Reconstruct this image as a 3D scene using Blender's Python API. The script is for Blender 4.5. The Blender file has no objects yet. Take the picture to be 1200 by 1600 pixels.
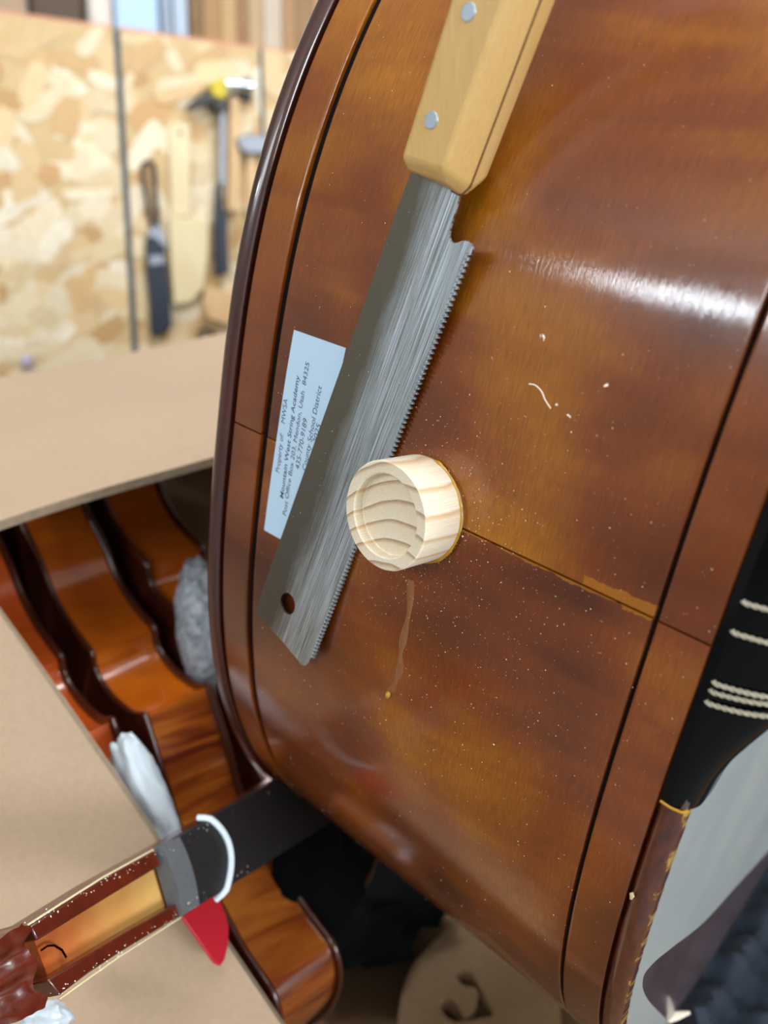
import bpy, bmesh, math, random
import numpy as np
from mathutils import Vector, Matrix
random.seed(7); rng = np.random.default_rng(7)
SC = bpy.context.scene
COL = SC.collection
V3 = lambda *a: np.array(a, float)

# ------------------------------------------------------------------ camera
F, CX, CY = 1314.3168, 600.0, 800.0
CAMZ = 1.15
PITCH = math.radians(11.7)
SP, CP = math.sin(PITCH), math.cos(PITCH)
def c2w(p):                       # camera frame (right, down, forward) -> world
    x, y, z = p
    return V3(x, -y*SP + z*CP, -y*CP - z*SP + CAMZ)
def c2wd(p):
    return c2w(p) - V3(0, 0, CAMZ)
def at(px, py, z):                # a photograph pixel at a given depth
    return c2w(((px-CX)/F*z, (py-CY)/F*z, z))
def ray(px, py):
    return c2wd(((px-CX)/F, (py-CY)/F, 1.0))
CAMP = V3(0, 0, CAMZ)
def on_plane(px, py, p0, n):
    r = ray(px, py)
    return CAMP + r*(np.dot(n, p0-CAMP)/np.dot(n, r))
cd = bpy.data.cameras.new('camera'); cam = bpy.data.objects.new('camera', cd); COL.objects.link(cam)
cam.location = CAMP; cam.rotation_euler = (math.pi/2-PITCH, 0, 0)
cd.sensor_width = 36; cd.lens = F/1600*36; cd.clip_start = .01
cd.dof.use_dof = True; cd.dof.focus_distance = .232; cd.dof.aperture_fstop = 9.0
SC.camera = cam

# ------------------------------------------------------------------ world, lamps, exposure
w = bpy.data.worlds.new('world'); SC.world = w; w.use_nodes = True
w.node_tree.nodes['Background'].inputs[0].default_value = (.8, .9, 1, 1)
w.node_tree.nodes['Background'].inputs[1].default_value = .3
SC.view_settings.view_transform = 'Standard'; SC.view_settings.look = 'None'
SC.view_settings.gamma = 1; SC.view_settings.use_curve_mapping = False
SC.view_settings.exposure = 0.14
def area(name, loc, aim, sx, sy, power, col=(.95, .98, 1)):
    l = bpy.data.lights.new(name, 'AREA'); l.shape = 'RECTANGLE'; l.size = sx; l.size_y = sy
    l.energy = power; l.color = col
    o = bpy.data.objects.new(name, l); COL.objects.link(o); o.location = loc
    o.rotation_euler = (Vector(aim)-Vector(loc)).to_track_quat('-Z', 'Y').to_euler()
    return o
area('ceiling_lamp', (.30, -.30, 2.62), (.30, -.30, 0), 1.2, .5, 12)
area('ceiling_lamp_wall', (-.25, 1.08, 2.62), (-.25, 1.0, 0), .8, .35, 5.5)
area('ceiling_lamp_box', (.38, .44, 2.62), (.3, .44, 0), .8, .45, 19)
area('fill_behind', (-1.5, -2.7, 2.15), (.05, .15, 1.15), 2.2, .7, 46, (.9, .96, 1))  # added fill brightening the foreground; no lamp known behind the viewer
area('fill_right', (3.2, -2.5, 1.35), (.3, .1, .95), 1.6, 1.2, 145, (.88, .94, 1))  # added fill for the grey front plate and plug side, not a window
area('window_lamp', (-2.76, -1.66, 2.25), (.06, .12, 1.2), .62, .15, 13, (.85, .93, 1))

# ------------------------------------------------------------------ helpers
def link(o, parent=None):
    COL.objects.link(o)
    if parent is not None:
        o.parent = parent
    return o
def tag(o, label=None, cat=None, group=None, kind=None):
    if label: o['label'] = label
    if cat: o['category'] = cat
    if group: o['group'] = group
    if kind: o['kind'] = kind
    return o
def world_loc(o):
    v = V3(*o.location)
    while o.parent is not None:
        o = o.parent; v = v + V3(*o.location)
    return v
def empty(name, loc):
    o = bpy.data.objects.new(name, None); o.empty_display_size = .02
    o.location = loc; return link(o)
def mk(name, verts, faces, mat, parent=None, uv=None, col=None, smooth=35, origin=None, bevel=0, seg=2):
    verts = np.asarray(verts, float)
    if parent is not None: off = world_loc(parent)
    else: off = verts.mean(0)*V3(1, 1, 0) + V3(0, 0, verts[:, 2].min()) if origin is None else V3(*origin)
    if parent is not None:                   # each part's origin sits at its own middle
        mid = verts.mean(0); loc = mid - off; vv = verts - mid
    else:
        loc = off; vv = verts - off
    me = bpy.data.meshes.new(name)
    me.from_pydata([tuple(v) for v in vv], [], [tuple(int(i) for i in f) for f in faces])
    bm = bmesh.new(); bm.from_mesh(me); bmesh.ops.recalc_face_normals(bm, faces=bm.faces); bm.to_mesh(me); bm.free()
    if uv is not None:
        lay = me.uv_layers.new(name='UVMap')
        idx = np.zeros(len(me.loops), int); me.loops.foreach_get('vertex_index', idx)
        lay.data.foreach_set('uv', np.asarray(uv, float)[idx].ravel())
    if col is not None:
        ca = me.color_attributes.new('Col', 'FLOAT_COLOR', 'POINT')
        ca.data.foreach_set('color', np.asarray(col, float).ravel())
    me.polygons.foreach_set('use_smooth', [True]*len(me.polygons))
    me.set_sharp_from_angle(angle=math.radians(smooth))
    me.materials.append(mat)
    o = bpy.data.objects.new(name, me); o.location = loc
    link(o, parent)
    if bevel:
        m = o.modifiers.new('bevel', 'BEVEL'); m.width = bevel; m.segments = seg; m.limit_method = 'ANGLE'; m.angle_limit = math.radians(30)
    return o
def grid_faces(nr, nc, wrap_r=False, wrap_c=False):
    f = []
    for i in range(nr if wrap_r else nr-1):
        for j in range(nc if wrap_c else nc-1):
            a, b = i*nc+j, i*nc+(j+1) % nc
            c, d = ((i+1) % nr)*nc+(j+1) % nc, ((i+1) % nr)*nc+j
            f.append((a, b, c, d))
    return f
def unit(v): return v/np.linalg.norm(v)
def catmull(pts, n=8, closed=False):
    pts = [np.asarray(p, float) for p in pts]; out = []; m = len(pts)
    for i in range(m if closed else m-1):
        g = (lambda k: pts[k % m]) if closed else (lambda k: pts[min(max(k, 0), m-1)])
        p0, p1, p2, p3 = g(i-1), g(i), g(i+1), g(i+2)
        for k in range(n):
            t = k/n
            out.append(.5*((2*p1)+(-p0+p2)*t+(2*p0-5*p1+4*p2-p3)*t*t+(-p0+3*p1-3*p2+p3)*t**3))
    if not closed: out.append(pts[-1])
    return np.array(out)
def prism(poly, frame, h0, h1, name, mat, parent=None, holes=(), bevel=0, **k):
    """poly in (u,v) metres, frame = (origin, eu, ev, en); extruded from h0 to h1 along en; may have holes"""
    o, eu, ev, en = frame
    bm = bmesh.new()
    es = []
    for loop in (poly, *holes):
        vs = [bm.verts.new(Vector((p[0], p[1], 0))) for p in loop]
        es += [bm.edges.new((vs[i], vs[(i+1) % len(vs)])) for i in range(len(vs))]
    if holes:
        bmesh.ops.triangle_fill(bm, edges=es, use_beauty=True)
    else:
        bm.faces.new(bm.verts[:])
    bm.verts.index_update()
    base = np.array([v.co[:2] for v in bm.verts]); n = len(base)
    fs = [[v.index for v in f.verts] for f in bm.faces]
    edges = [(e.verts[0].index, e.verts[1].index) for e in bm.edges if len(e.link_faces) == 1]
    bm.free()
    P = [o+u*eu+v*ev+h0*en for u, v in base]+[o+u*eu+v*ev+h1*en for u, v in base]
    faces = [list(reversed(f)) for f in fs]+[[i+n for i in f] for f in fs]+[(a, b, b+n, a+n) for a, b in edges]
    return mk(name, P, faces, mat, parent, uv=np.vstack([base, base]), bevel=bevel, **k)
def box(name, c, ex, ey, ez, mat, parent=None, bevel=0, **k):
    c, ex, ey, ez = map(lambda q: np.asarray(q, float), (c, ex, ey, ez))
    P = [c+sx*ex+sy*ey+sz*ez for sz in (-1, 1) for sy in (-1, 1) for sx in (-1, 1)]
    Fc = [(0, 2, 3, 1), (4, 5, 7, 6), (0, 1, 5, 4), (2, 6, 7, 3), (0, 4, 6, 2), (1, 3, 7, 5)]
    return mk(name, P, Fc, mat, parent, bevel=bevel, **k)
def tube_data(path, r, n=8, closed=False):
    path = np.asarray(path, float); m = len(path); P = []
    rr = r if hasattr(r, '__len__') else [r]*m
    up = None
    for i in range(m):
        a = path[(i-1) % m] if closed or i else path[0]; b = path[(i+1) % m] if closed or i < m-1 else path[-1]
        t = unit(b-a)
        if up is None: up = unit(np.cross(t, V3(.3, .5, .81)))
        up = unit(up-t*np.dot(up, t)); q = np.cross(t, up)
        for k in range(n):
            th = 2*math.pi*k/n
            P.append(path[i]+rr[i]*(math.cos(th)*up+math.sin(th)*q))
    f = grid_faces(m, n, closed, True)
    if not closed: f += [tuple(range(n-1, -1, -1)), tuple((m-1)*n+k for k in range(n))]
    return P, f
def tube(name, path, r, mat, parent=None, n=8, closed=False, **k):
    P, f = tube_data(path, r, n, closed)
    return mk(name, P, f, mat, parent, **k)
def join(lst):
    P, f = [], []
    for p, g in lst:
        o = len(P); P += list(p); f += [tuple(i+o for i in q) for q in g]
    return P, f
def disc(name, c, n, r, h, mat, parent, seg=20, bevel=0):
    n = unit(n); a = unit(np.cross(n, V3(.2, .3, .9))); b = np.cross(n, a)
    P = [c+r*(math.cos(t)*a+math.sin(t)*b)+z*n for z in (0, h) for t in np.linspace(0, 2*math.pi, seg, endpoint=False)]
    f = [tuple(range(seg-1, -1, -1)), tuple(range(seg, 2*seg))]+[(i, (i+1) % seg, seg+(i+1) % seg, seg+i) for i in range(seg)]
    return mk(name, P, f, mat, parent, bevel=bevel)
def hexc(h):
    h = h.lstrip('#'); c = [int(h[i:i+2], 16)/255 for i in (0, 2, 4)]
    return tuple(x/12.92 if x <= .04045 else ((x+.055)/1.055)**2.4 for x in c)+(1,)

# ------------------------------------------------------------------ materials
class M:
    def __init__(s, name, base='#808080', rough=.5, metal=0, coat=0, coat_rough=.05, ior=1.5, spec=.5):
        s.m = bpy.data.materials.new(name); s.m.use_nodes = True; s.t = s.m.node_tree; s.N = s.t.nodes
        s.b = s.N['Principled BSDF']; s.set('Base Color', hexc(base)); s.set('Roughness', rough); s.set('Metallic', metal)
        s.set('Coat Weight', coat); s.set('Coat Roughness', coat_rough); s.set('IOR', ior); s.set('Specular IOR Level', spec)
    def set(s, k, v):
        if hasattr(v, 'is_linked'): s.t.links.new(v, s.b.inputs[k])
        else: s.b.inputs[k].default_value = v
    def node(s, typ, **kw):
        n = s.N.new(typ)
        for k, v in kw.items():
            if k.startswith('i_'):
                key = k[2:]; key = int(key) if key.isdigit() else key.replace('_', ' ')
                if hasattr(v, 'is_linked'): s.t.links.new(v, n.inputs[key])
                else: n.inputs[key].default_value = v
            else: setattr(n, k, v)
        return n
    def coord(s, kind='Object', scale=(1, 1, 1), rot=(0, 0, 0), loc=(0, 0, 0)):
        t = s.node('ShaderNodeTexCoord'); mp = s.node('ShaderNodeMapping', i_Scale=scale, i_Rotation=rot, i_Location=loc, i_Vector=t.outputs[kind])
        return mp.outputs[0]
    def noise(s, vec, scale, detail=4, rough=.5, dist=0):
        return s.node('ShaderNodeTexNoise', i_Vector=vec, i_Scale=scale, i_Detail=detail, i_Roughness=rough, i_Distortion=dist).outputs[0]
    def ramp(s, fac, stops):
        n = s.node('ShaderNodeValToRGB', i_Fac=fac); cr = n.color_ramp
        while len(cr.elements) > 1: cr.elements.remove(cr.elements[-1])
        cr.elements[0].position = stops[0][0]; cr.elements[0].color = hexc(stops[0][1]) if isinstance(stops[0][1], str) else (*[stops[0][1]]*3, 1)
        for p, c in stops[1:]:
            e = cr.elements.new(p); e.color = hexc(c) if isinstance(c, str) else (c, c, c, 1)
        return n.outputs[0]
    def mix(s, fac, a, b, mode='MIX'):
        n = s.node('ShaderNodeMix', data_type='RGBA', blend_type=mode)
        for k, v in ((0, fac), (6, a), (7, b)):
            if hasattr(v, 'is_linked'): s.t.links.new(v, n.inputs[k])
            else: n.inputs[k].default_value = hexc(v) if isinstance(v, str) else v
        return n.outputs[2]
    def math(s, op, a, b=0.):
        n = s.node('ShaderNodeMath', operation=op)
        for k, v in ((0, a), (1, b)):
            if hasattr(v, 'is_linked'): s.t.links.new(v, n.inputs[k])
            else: n.inputs[k].default_value = v
        return n.outputs[0]
    def bump(s, h, strength=.2, dist=.001):
        n = s.node('ShaderNodeBump', i_Strength=strength, i_Distance=dist, i_Height=h); s.set('Normal', n.outputs[0])
def plain(name, base, rough=.5, var=.12, scale=30, bump=.0, stretch=(1, 1, 1), **k):
    m = M(name, base, rough, **k)
    c = hexc(base); lo = [x*(1-var) for x in c[:3]]+[1]; hi = [min(1, x*(1+var)) for x in c[:3]]+[1]
    nz = m.noise(m.coord('Object', stretch), scale)
    m.set('Base Color', m.mix(nz, lo, hi))
    if bump: m.bump(nz, bump, .002)
    return m.m
def wood(name, cols, rough=.4, grain=(90, 90, 4), coat=0, bump=.1, kind='Object', cloud=8, coat_rough=.08, rot=(0, 0, 0)):
    m = M(name, cols[0], rough, coat=coat, coat_rough=coat_rough)
    g = m.noise(m.coord(kind, grain, rot), 3, 5, .6, .4)
    cl = m.noise(m.coord(kind), cloud, 3, .5)
    c1 = m.ramp(g, [(.3, cols[0]), (.7, cols[1])])
    m.set('Base Color', m.mix(m.ramp(cl, [(.35, 0.), (.7, .6)]), c1, cols[2]))
    m.bump(g, bump, .0006)
    return m.m
def varnish(name, dark, mid, gold, seam=True, cloud=16):
    """polished amber varnish over curly maple; UV = metres (across the rib, along the rib)"""
    m = M(name, mid, .32, coat=.85, coat_rough=.07, spec=.3)
    uv = m.coord('UV', (1, 1, 1)); st = m.coord('UV', (15, 9, 1)); fine = m.coord('UV', (1900, 160, 1)); fl = m.coord('UV', (14, 55, 1))
    cl = m.noise(st, 1.0, 2, .5, .4)
    flame = m.noise(fl, 1.0, 3, .5, .6)
    gr = m.noise(fine, 1.0, 3, .65)
    a = m.math('ADD', m.math('MULTIPLY', cl, .72), m.math('MULTIPLY', flame, .28))
    sep = m.node('ShaderNodeSeparateXYZ', i_Vector=uv)
    # the amber colour gets paler up the rib
    up = m.node('ShaderNodeMapRange', i_Value=sep.outputs[1]); up.inputs[1].default_value = -.06; up.inputs[2].default_value = .13; up.inputs[3].default_value = -.05; up.inputs[4].default_value = .12
    a = m.math('ADD', a, up.outputs[0])
    c = m.ramp(a, [(.36, dark), (.52, mid), (.68, gold)])
    c = m.mix(m.ramp(gr, [(.35, .38), (.65, 0.)]), c, dark)
    if seam:      # varnish worn thin along the joint beside the endpin
        wv = m.math('ADD', sep.outputs[1], m.math('MULTIPLY', m.math('SUBTRACT', m.noise(m.coord('UV', (220, 500, 1)), 1, 3), .5), .004))
        d = m.math('ABSOLUTE', m.math('SUBTRACT', wv, .0012))
        m1 = m.math('LESS_THAN', d, .0017); m2 = m.math('GREATER_THAN', sep.outputs[0], .132)
        c = m.mix(m.math('MULTIPLY', m.math('MULTIPLY', m1, m2), .65), c, gold)
    m.set('Base Color', c)
    ro = m.noise(m.coord('UV', (300, 120, 1)), 1, 4)
    m.set('Coat Roughness', m.node('ShaderNodeMapRange', i_Value=ro, i_3=.05, i_4=.12).outputs[0])
    n = m.node('ShaderNodeBump', i_Strength=.13, i_Distance=.0003, i_Height=m.math('ADD', gr, m.math('MULTIPLY', m.noise(m.coord('UV', (70, 25, 1)), 1, 2), 2.5)))
    m.t.links.new(n.outputs[0], m.b.inputs['Normal']); m.t.links.new(n.outputs[0], m.b.inputs['Coat Normal'])
    return m.m
MAT = {}
MAT['rib'] = varnish('amber_varnish', '#481c08', '#7c3b08', '#aa680a')
MAT['strip'] = varnish('amber_varnish_strip', '#532308', '#823e09', '#a2610b', seam=False)
MAT['core'] = plain('groove_black', '#140b08', .9, spec=.1)
MAT['plate'] = wood('dark_red_varnish', ('#35130c', '#4a1d12', '#2a0e0a'), .3, (30, 30, 3), coat=.8, bump=.05)
MAT['topvarn'] = wood('plum_brown_varnish', ('#4a3636', '#5b4442', '#3b2a2c'), .35, (20, 20, 3), coat=.6, bump=.05)
MAT['ebony'] = wood('polished_ebony', ('#030304', '#050507', '#020203'), .12, (60, 60, 6), bump=.02)
MAT['ebony'].node_tree.nodes['Principled BSDF'].inputs['Specular IOR Level'].default_value = .22
def layer_mat():
    m = M('pale_grey_layer', '#aab3b5', .28, coat=.4, coat_rough=.12)
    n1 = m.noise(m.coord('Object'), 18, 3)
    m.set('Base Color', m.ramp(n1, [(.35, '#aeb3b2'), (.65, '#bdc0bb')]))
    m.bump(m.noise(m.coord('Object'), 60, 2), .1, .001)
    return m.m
MAT['layer'] = layer_mat()
MAT['cord'] = wood('waxed_cord', ('#8f8a7c', '#cfcab8', '#a89468'), .8, (900, 900, 900), bump=.2)
MAT['paper'] = plain('label_paper', '#b9d2e8', .55, .03, 60)
MAT['ink'] = plain('label_ink', '#3b5066', .7, .1, 400)
def pine(end):
    m = M('pine_end' if end else 'pine_side', '#e8d6ba', .62)
    co = m.coord('Object', (1, 1, 1)); d = m.noise(co, 60, 2)
    sep = m.node('ShaderNodeSeparateXYZ', i_Vector=co)
    # growth rings: planes that hold the plug's axis, curved a little
    q = m.math('ADD', m.math('MULTIPLY', sep.outputs[1], .9), m.math('MULTIPLY', sep.outputs[0], -.35))
    q = m.math('ADD', q, m.math('MULTIPLY', m.math('MULTIPLY', sep.outputs[0], sep.outputs[0]), 20))
    q = m.math('ADD', q, m.math('MULTIPLY', d, .0027))
    fr = m.math('FRACT', m.math('MULTIPLY', q, 1/.0052))
    fine = m.noise(m.coord('Object', (2600, 2600, 60)), 1, 3, .6)
    if end: c = m.ramp(fr, [(0, '#e9dcc6'), (.72, '#e2d0b4'), (.89, '#b39474'), (.95, '#9c7c60'), (1., '#e6d8c2')])
    else: c = m.ramp(fr, [(0, '#f2e6d0'), (.7, '#efdfc4'), (.9, '#d3ab80'), (1., '#f2e6d0')])
    m.set('Base Color', m.mix(m.ramp(fine, [(.4, .35), (.6, 0.)]), c, '#cdb898'))
    m.bump(fine, .35, .0004)
    return m.m
MAT['pine_end'], MAT['pine_side'] = pine(True), pine(False)
MAT['glue'] = plain('dried_yellow_glue', '#b98a1c', .25, .25, 300, coat=.5)
MAT['glue_clear'] = wood('glue_film', ('#7c4a22', '#8e5f35', '#75421c'), .3, (300, 300, 60), coat=.5)
def steel():
    m = M('saw_steel', '#8d8f8f', .34, 1)
    fine = m.noise(m.coord('UV', (5200, 26, 1), (0, 0, .02)), 1, 4, .7)      # scratches run along the blade
    sep = m.node('ShaderNodeSeparateXYZ', i_Vector=m.coord('UV'))
    big = m.noise(m.coord('UV', (90, 30, 1)), 1, 4, .6)
    wear = m.math('ADD', sep.outputs[0], m.math('MULTIPLY', m.math('SUBTRACT', big, .5), .012))
    band = m.node('ShaderNodeMapRange', i_Value=wear); band.inputs[1].default_value = .008; band.inputs[2].default_value = .017
    wv = m.math('MULTIPLY', band.outputs[0], m.ramp(fine, [(.42, .1), (.58, 1.)]))
    m.set('Base Color', m.mix(wv, '#7d766c', '#dbe9f5'))
    m.set('Roughness', m.node('ShaderNodeMapRange', i_Value=wv, i_3=.27, i_4=.5).outputs[0])
    m.bump(fine, .12, .0002)
    return m.m
MAT['steel'] = steel()
MAT['beech'] = wood('lacquered_beech', ('#cba366', '#dcb97c', '#c89c5a'), .36, (420, 420, 26), coat=.35, bump=.08, coat_rough=.2)
MAT['tang'] = plain('tang_brown', '#6d4523', .6)
MAT['alu'] = plain('aluminium_rivet', '#b8c4cf', .35, .08, 400, metal=.7)
MAT['dust'] = plain('wood_dust', '#f0e4d2', .8, .1, 900)
def cardboard(name, c, rot=0):
    m = M(name, c, .85)
    h = hexc(c); n1 = m.noise(m.coord('Object'), 9, 4); n2 = m.noise(m.coord('Object'), 420, 2)
    n3 = m.noise(m.coord('Object', (260, 30, 30), (0, 0, rot)), 1, 2)
    a = m.mix(n1, [x*.86 for x in h[:3]]+[1], [min(1, x*1.1) for x in h[:3]]+[1])
    m.set('Base Color', m.mix(m.ramp(n2, [(.3, .25), (.6, 0.)]), a, [x*.7 for x in h[:3]]+[1]))
    m.bump(m.math('ADD', n2, n3), .12, .0008)
    return m.m
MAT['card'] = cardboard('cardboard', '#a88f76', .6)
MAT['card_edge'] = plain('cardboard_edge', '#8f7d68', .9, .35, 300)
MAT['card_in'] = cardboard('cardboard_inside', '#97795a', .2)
MAT['vio_o'] = wood('orange_violin_varnish', ('#b8580f', '#cf6f14', '#a3430f'), .2, (12, 12, 60), coat=1, bump=.03)
MAT['vio_r'] = wood('red_orange_violin_varnish', ('#b04a16', '#c75a1c', '#983611'), .2, (12, 12, 60), coat=1, bump=.03)
def flamed():
    m = M('flamed_shaded_varnish', '#8a4a20', .22, coat=1, coat_rough=.08)
    g = m.noise(m.coord('Object', (14, 14, 160), (.3, .25, 0)), 1, 3, .5, .8)
    m.set('Base Color', m.ramp(g, [(.34, '#571f0c'), (.5, '#8c4416'), (.68, '#a8601f')]))  # flame stripes, in a browner tone painted for the light on the lower ribs
    return m.m
MAT['vio_f'] = flamed()
MAT['vio_d'] = wood('violin_plate_shaded', ('#3a1509', '#4b1d0c', '#2f1008'), .3, (20, 20, 4), coat=.7, bump=.03)  # plate colour darkened to carry the shadow between the violins
MAT['neckred'] = wood('neck_red_varnish', ('#4c180c', '#642210', '#3a0f07'), .3, (60, 60, 9), coat=.6, bump=.12)
def chan():
    m = M('bare_pegbox_floor', '#c58a4a', .5)
    sep = m.node('ShaderNodeSeparateXYZ', i_Vector=m.coord('UV'))
    q = m.math('ADD', m.math('MULTIPLY', sep.outputs[0], 15), m.math('MULTIPLY', m.noise(m.coord('UV', (90, 90, 1)), 1, 4), .45))
    m.set('Base Color', m.ramp(q, [(.25, '#d0a45c'), (.6, '#c48a48'), (.9, '#b9642c'), (1.1, '#b0511f')]))
    return m.m
MAT['channel'] = chan()
MAT['nut'] = plain('dusty_nut', '#5c5f63', .5, .2, 300)
MAT['board'] = wood('dusty_fingerboard', ('#1b1a1c', '#2a292b', '#121113'), .5, (300, 300, 60), bump=.1)
MAT['band'] = plain('white_band', '#d9e6f2', .5, .05)
MAT['red'] = plain('red_plastic', '#b81e2c', .45, .06)
def bag():
    m = M('white_plastic_bag', '#c7d2da', .35, coat=.3)
    m.set('Transmission Weight', .15)
    m.bump(m.noise(m.coord('Object'), 70, 3), .6, .003)
    return m.m
MAT['bag'] = bag()
def felt_m():
    m = M('grey_felt', '#8b9096', .95)
    n1 = m.noise(m.coord('Object'), 260, 4, .7)
    m.set('Base Color', m.ramp(n1, [(.3, '#5e646c'), (.7, '#b0b6bd')])); m.bump(n1, .8, .002)
    return m.m
MAT['felt'] = felt_m()
MAT['foam'] = plain('black_foam', '#2a3442', .8, .6, 90, bump=.3)
MAT['cloth'] = plain('black_cloth', '#08090a', .95, .3, 50, bump=.4, spec=.08)
MAT['pale'] = wood('bare_spruce', ('#a58562', '#b49371', '#9c7b58'), .7, (60, 60, 6), bump=.1)
def osb():
    m = M('osb_strands', '#d6b27a', .7)
    at_ = m.node('ShaderNodeVertexColor', layer_name='Col')
    g = m.noise(m.coord('Object', (40, 40, 40)), 3, 4, .6)
    m.set('Base Color', m.mix(m.ramp(g, [(.35, .25), (.65, 0.)]), at_.outputs[0], '#a07a4a'))
    m.bump(g, .2, .002)
    return m.m
MAT['osb'] = osb()
MAT['osb_edge'] = plain('pink_osb_edge', '#cf8f74', .8, .2, 60)
MAT['dark'] = plain('dark_gap', '#46525a', .9, .6, 160)
MAT['chrome'] = plain('chrome', '#c9d4de', .18, .05, metal=1)
MAT['dsteel'] = plain('dark_steel', '#3b3836', .4, .2, 60, metal=.6)
MAT['gsteel'] = plain('grey_steel', '#80838c', .4, .15, 60, metal=.7)
MAT['tooth'] = plain('ground_steel', '#98a2aa', .5, .25, 900, metal=.8)
MAT['navy'] = plain('navy_rubber', '#1c2636', .55, .2, 60)
MAT['yellow'] = plain('yellow_paint', '#c4ae1a', .4, .1)
MAT['palewood'] = wood('pale_tool_wood', ('#d8c59a', '#e3d3ad', '#cdb888'), .6, (50, 50, 5), bump=.05)
MAT['handlewood'] = wood('ash_handle', ('#cfa878', '#dcb88a', '#c49a68'), .5, (60, 60, 4), bump=.05)
MAT['floor'] = plain('concrete_floor', '#8f9090', .7, .15, 5, bump=.1)
MAT['wall'] = plain('painted_wall', '#c9c6be', .8, .05, 3)
MAT['ceil'] = plain('white_ceiling', '#dcdcd8', .9, .04, 3)
MAT['table'] = wood('bench_top', ('#8a6a48', '#9a7852', '#7d5e3f'), .6, (6, 60, 60), bump=.05)

# ------------------------------------------------------------------ the room
X0, X1, Y0, Y1, H = -3.6, 3.6, -3.2, 3.4, 2.7
def slab(name, lo, hi, mat):
    lo, hi = V3(*lo), V3(*hi); c = (lo+hi)/2; h = (hi-lo)/2
    return tag(box(name, c, (h[0], 0, 0), (0, h[1], 0), (0, 0, h[2]), mat), kind='structure')
slab('floor', (X0, Y0, -.1), (X1, Y1, 0), MAT['floor'])
slab('ceiling', (X0, Y0, H), (X1, Y1, H+.1), MAT['ceil'])
slab('wall_left', (X0-.1, Y0, 0), (X0, Y1, H), MAT['wall'])
slab('wall_right', (X1, Y0, 0), (X1+.1, Y1, H), MAT['wall'])
slab('wall_front', (X0, Y0-.1, 0), (X1, Y0, H), MAT['wall'])
slab('wall_back', (X0, Y1, 0), (X1, Y1+.1, H), MAT['wall'])

# ------------------------------------------------------------------ work table
TZ = CAMZ-.388
tb = tag(empty('work_table', (.1, .62, 0)), 'long wooden work table under the cardboard box and the black foam', 'table')
box('table_top', (.1, .62, TZ-.02), (.8, 0, 0), (0, .5, 0), (0, 0, .02), MAT['table'], tb, bevel=.003)
for sx in (-1, 1):
    for sy in (-1, 1):
        box('leg', (.1+sx*.72, .62+sy*.42, (TZ-.04)/2), (.035, 0, 0), (0, .035, 0), (0, 0, (TZ-.04)/2), MAT['table'], tb)

# ------------------------------------------------------------------ the double bass (lies on its side, lower ribs towards us)
Dd = c2wd((0.7414278893649439, 0.36196946760912785, -0.5650334409489479))
Nd = c2wd((-0.6512101050523372, 0.18497581799372223, -0.73600906640834))
Td = c2wd((0.16189528698997946, -0.9136531350990468, -0.3728644053461184))
B0 = c2w((-0.050189197633610814, -0.030269733565722372, 0.27714530281547384))
W = .165
sv = np.linspace(-.26, .13, 261); ds = sv[1]-sv[0]; i0 = int(np.argmin(abs(sv)))
phi = np.where(sv >= 0, 9.818092776551936*sv**2*5-5.622937446467247*sv**3*30, -6.343470105905362*sv**2*5-1.9129552017819509*sv**3*30)
sa = np.cumsum(np.cos(phi))*ds; sb = -np.cumsum(np.sin(phi))*ds
sa -= sa[i0]; sb -= sb[i0]
def PT(d, a, b): return B0+d*Dd+a*Td+b*Nd
def frame_at(s):
    a, b, ph = np.interp(s, sv, sa), np.interp(s, sv, sb), np.interp(s, sv, phi)
    return a, b, ph
def S(d, s, e=0.):
    a, b, ph = frame_at(s)
    return PT(d, a+e*math.sin(ph), b+e*math.cos(ph))
def nrm(s):
    ph = frame_at(s)[2]; return math.cos(ph)*Nd+math.sin(ph)*Td
# closed outline in (a, b)
def arc(a, b, ph0, ph1, R, n=14):
    out = []
    for k in range(1, n+1):
        ph = ph0+(ph1-ph0)*k/n
        out.append((a+R*abs(math.sin(ph)-math.sin(ph0))*np.sign(ph1), b-R*(math.cos(ph0)-math.cos(ph))))
    return out
up = arc(sa[-1], sb[-1], phi[-1], math.pi/2, .2); dn = arc(sa[0], sb[0], phi[0], -math.pi/2, .17)
back = catmull([up[-1], (up[-1][0]-.015, -.30), (.175, -.42), (.165, -.5), (.19, -.6), (.195, -.7), (.15, -.8), (.05, -.86), (-.05, -.86), (-.15, -.8), (-.195, -.7), (-.19, -.6), (-.165, -.5), (-.175, -.42), (dn[-1][0]+.015, -.30), dn[-1]], 8)
OUT = list(zip(sa, sb))+up+[tuple(q) for q in back[1:-1]]+dn[::-1]
OUT = np.array(OUT); NO = len(OUT)
tg = np.roll(OUT, -1, 0)-np.roll(OUT, 1, 0); tg /= np.linalg.norm(tg, axis=1)[:, None]
NRM = np.stack([-tg[:, 1], tg[:, 0]], 1)
if NRM[i0, 1] < 0: NRM = -NRM
seg = np.linalg.norm(np.roll(OUT, -1, 0)-OUT, axis=1); ARC = np.concatenate([[0], np.cumsum(seg)[:-1]]); ARC -= ARC[i0]
mid = int(np.argmin(OUT[:, 1]))
bass = tag(empty('double_bass', PT(.08, -.25, -.3)), 'amber varnished double bass lying on its side, bottom ribs facing the viewer', 'double bass')
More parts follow.
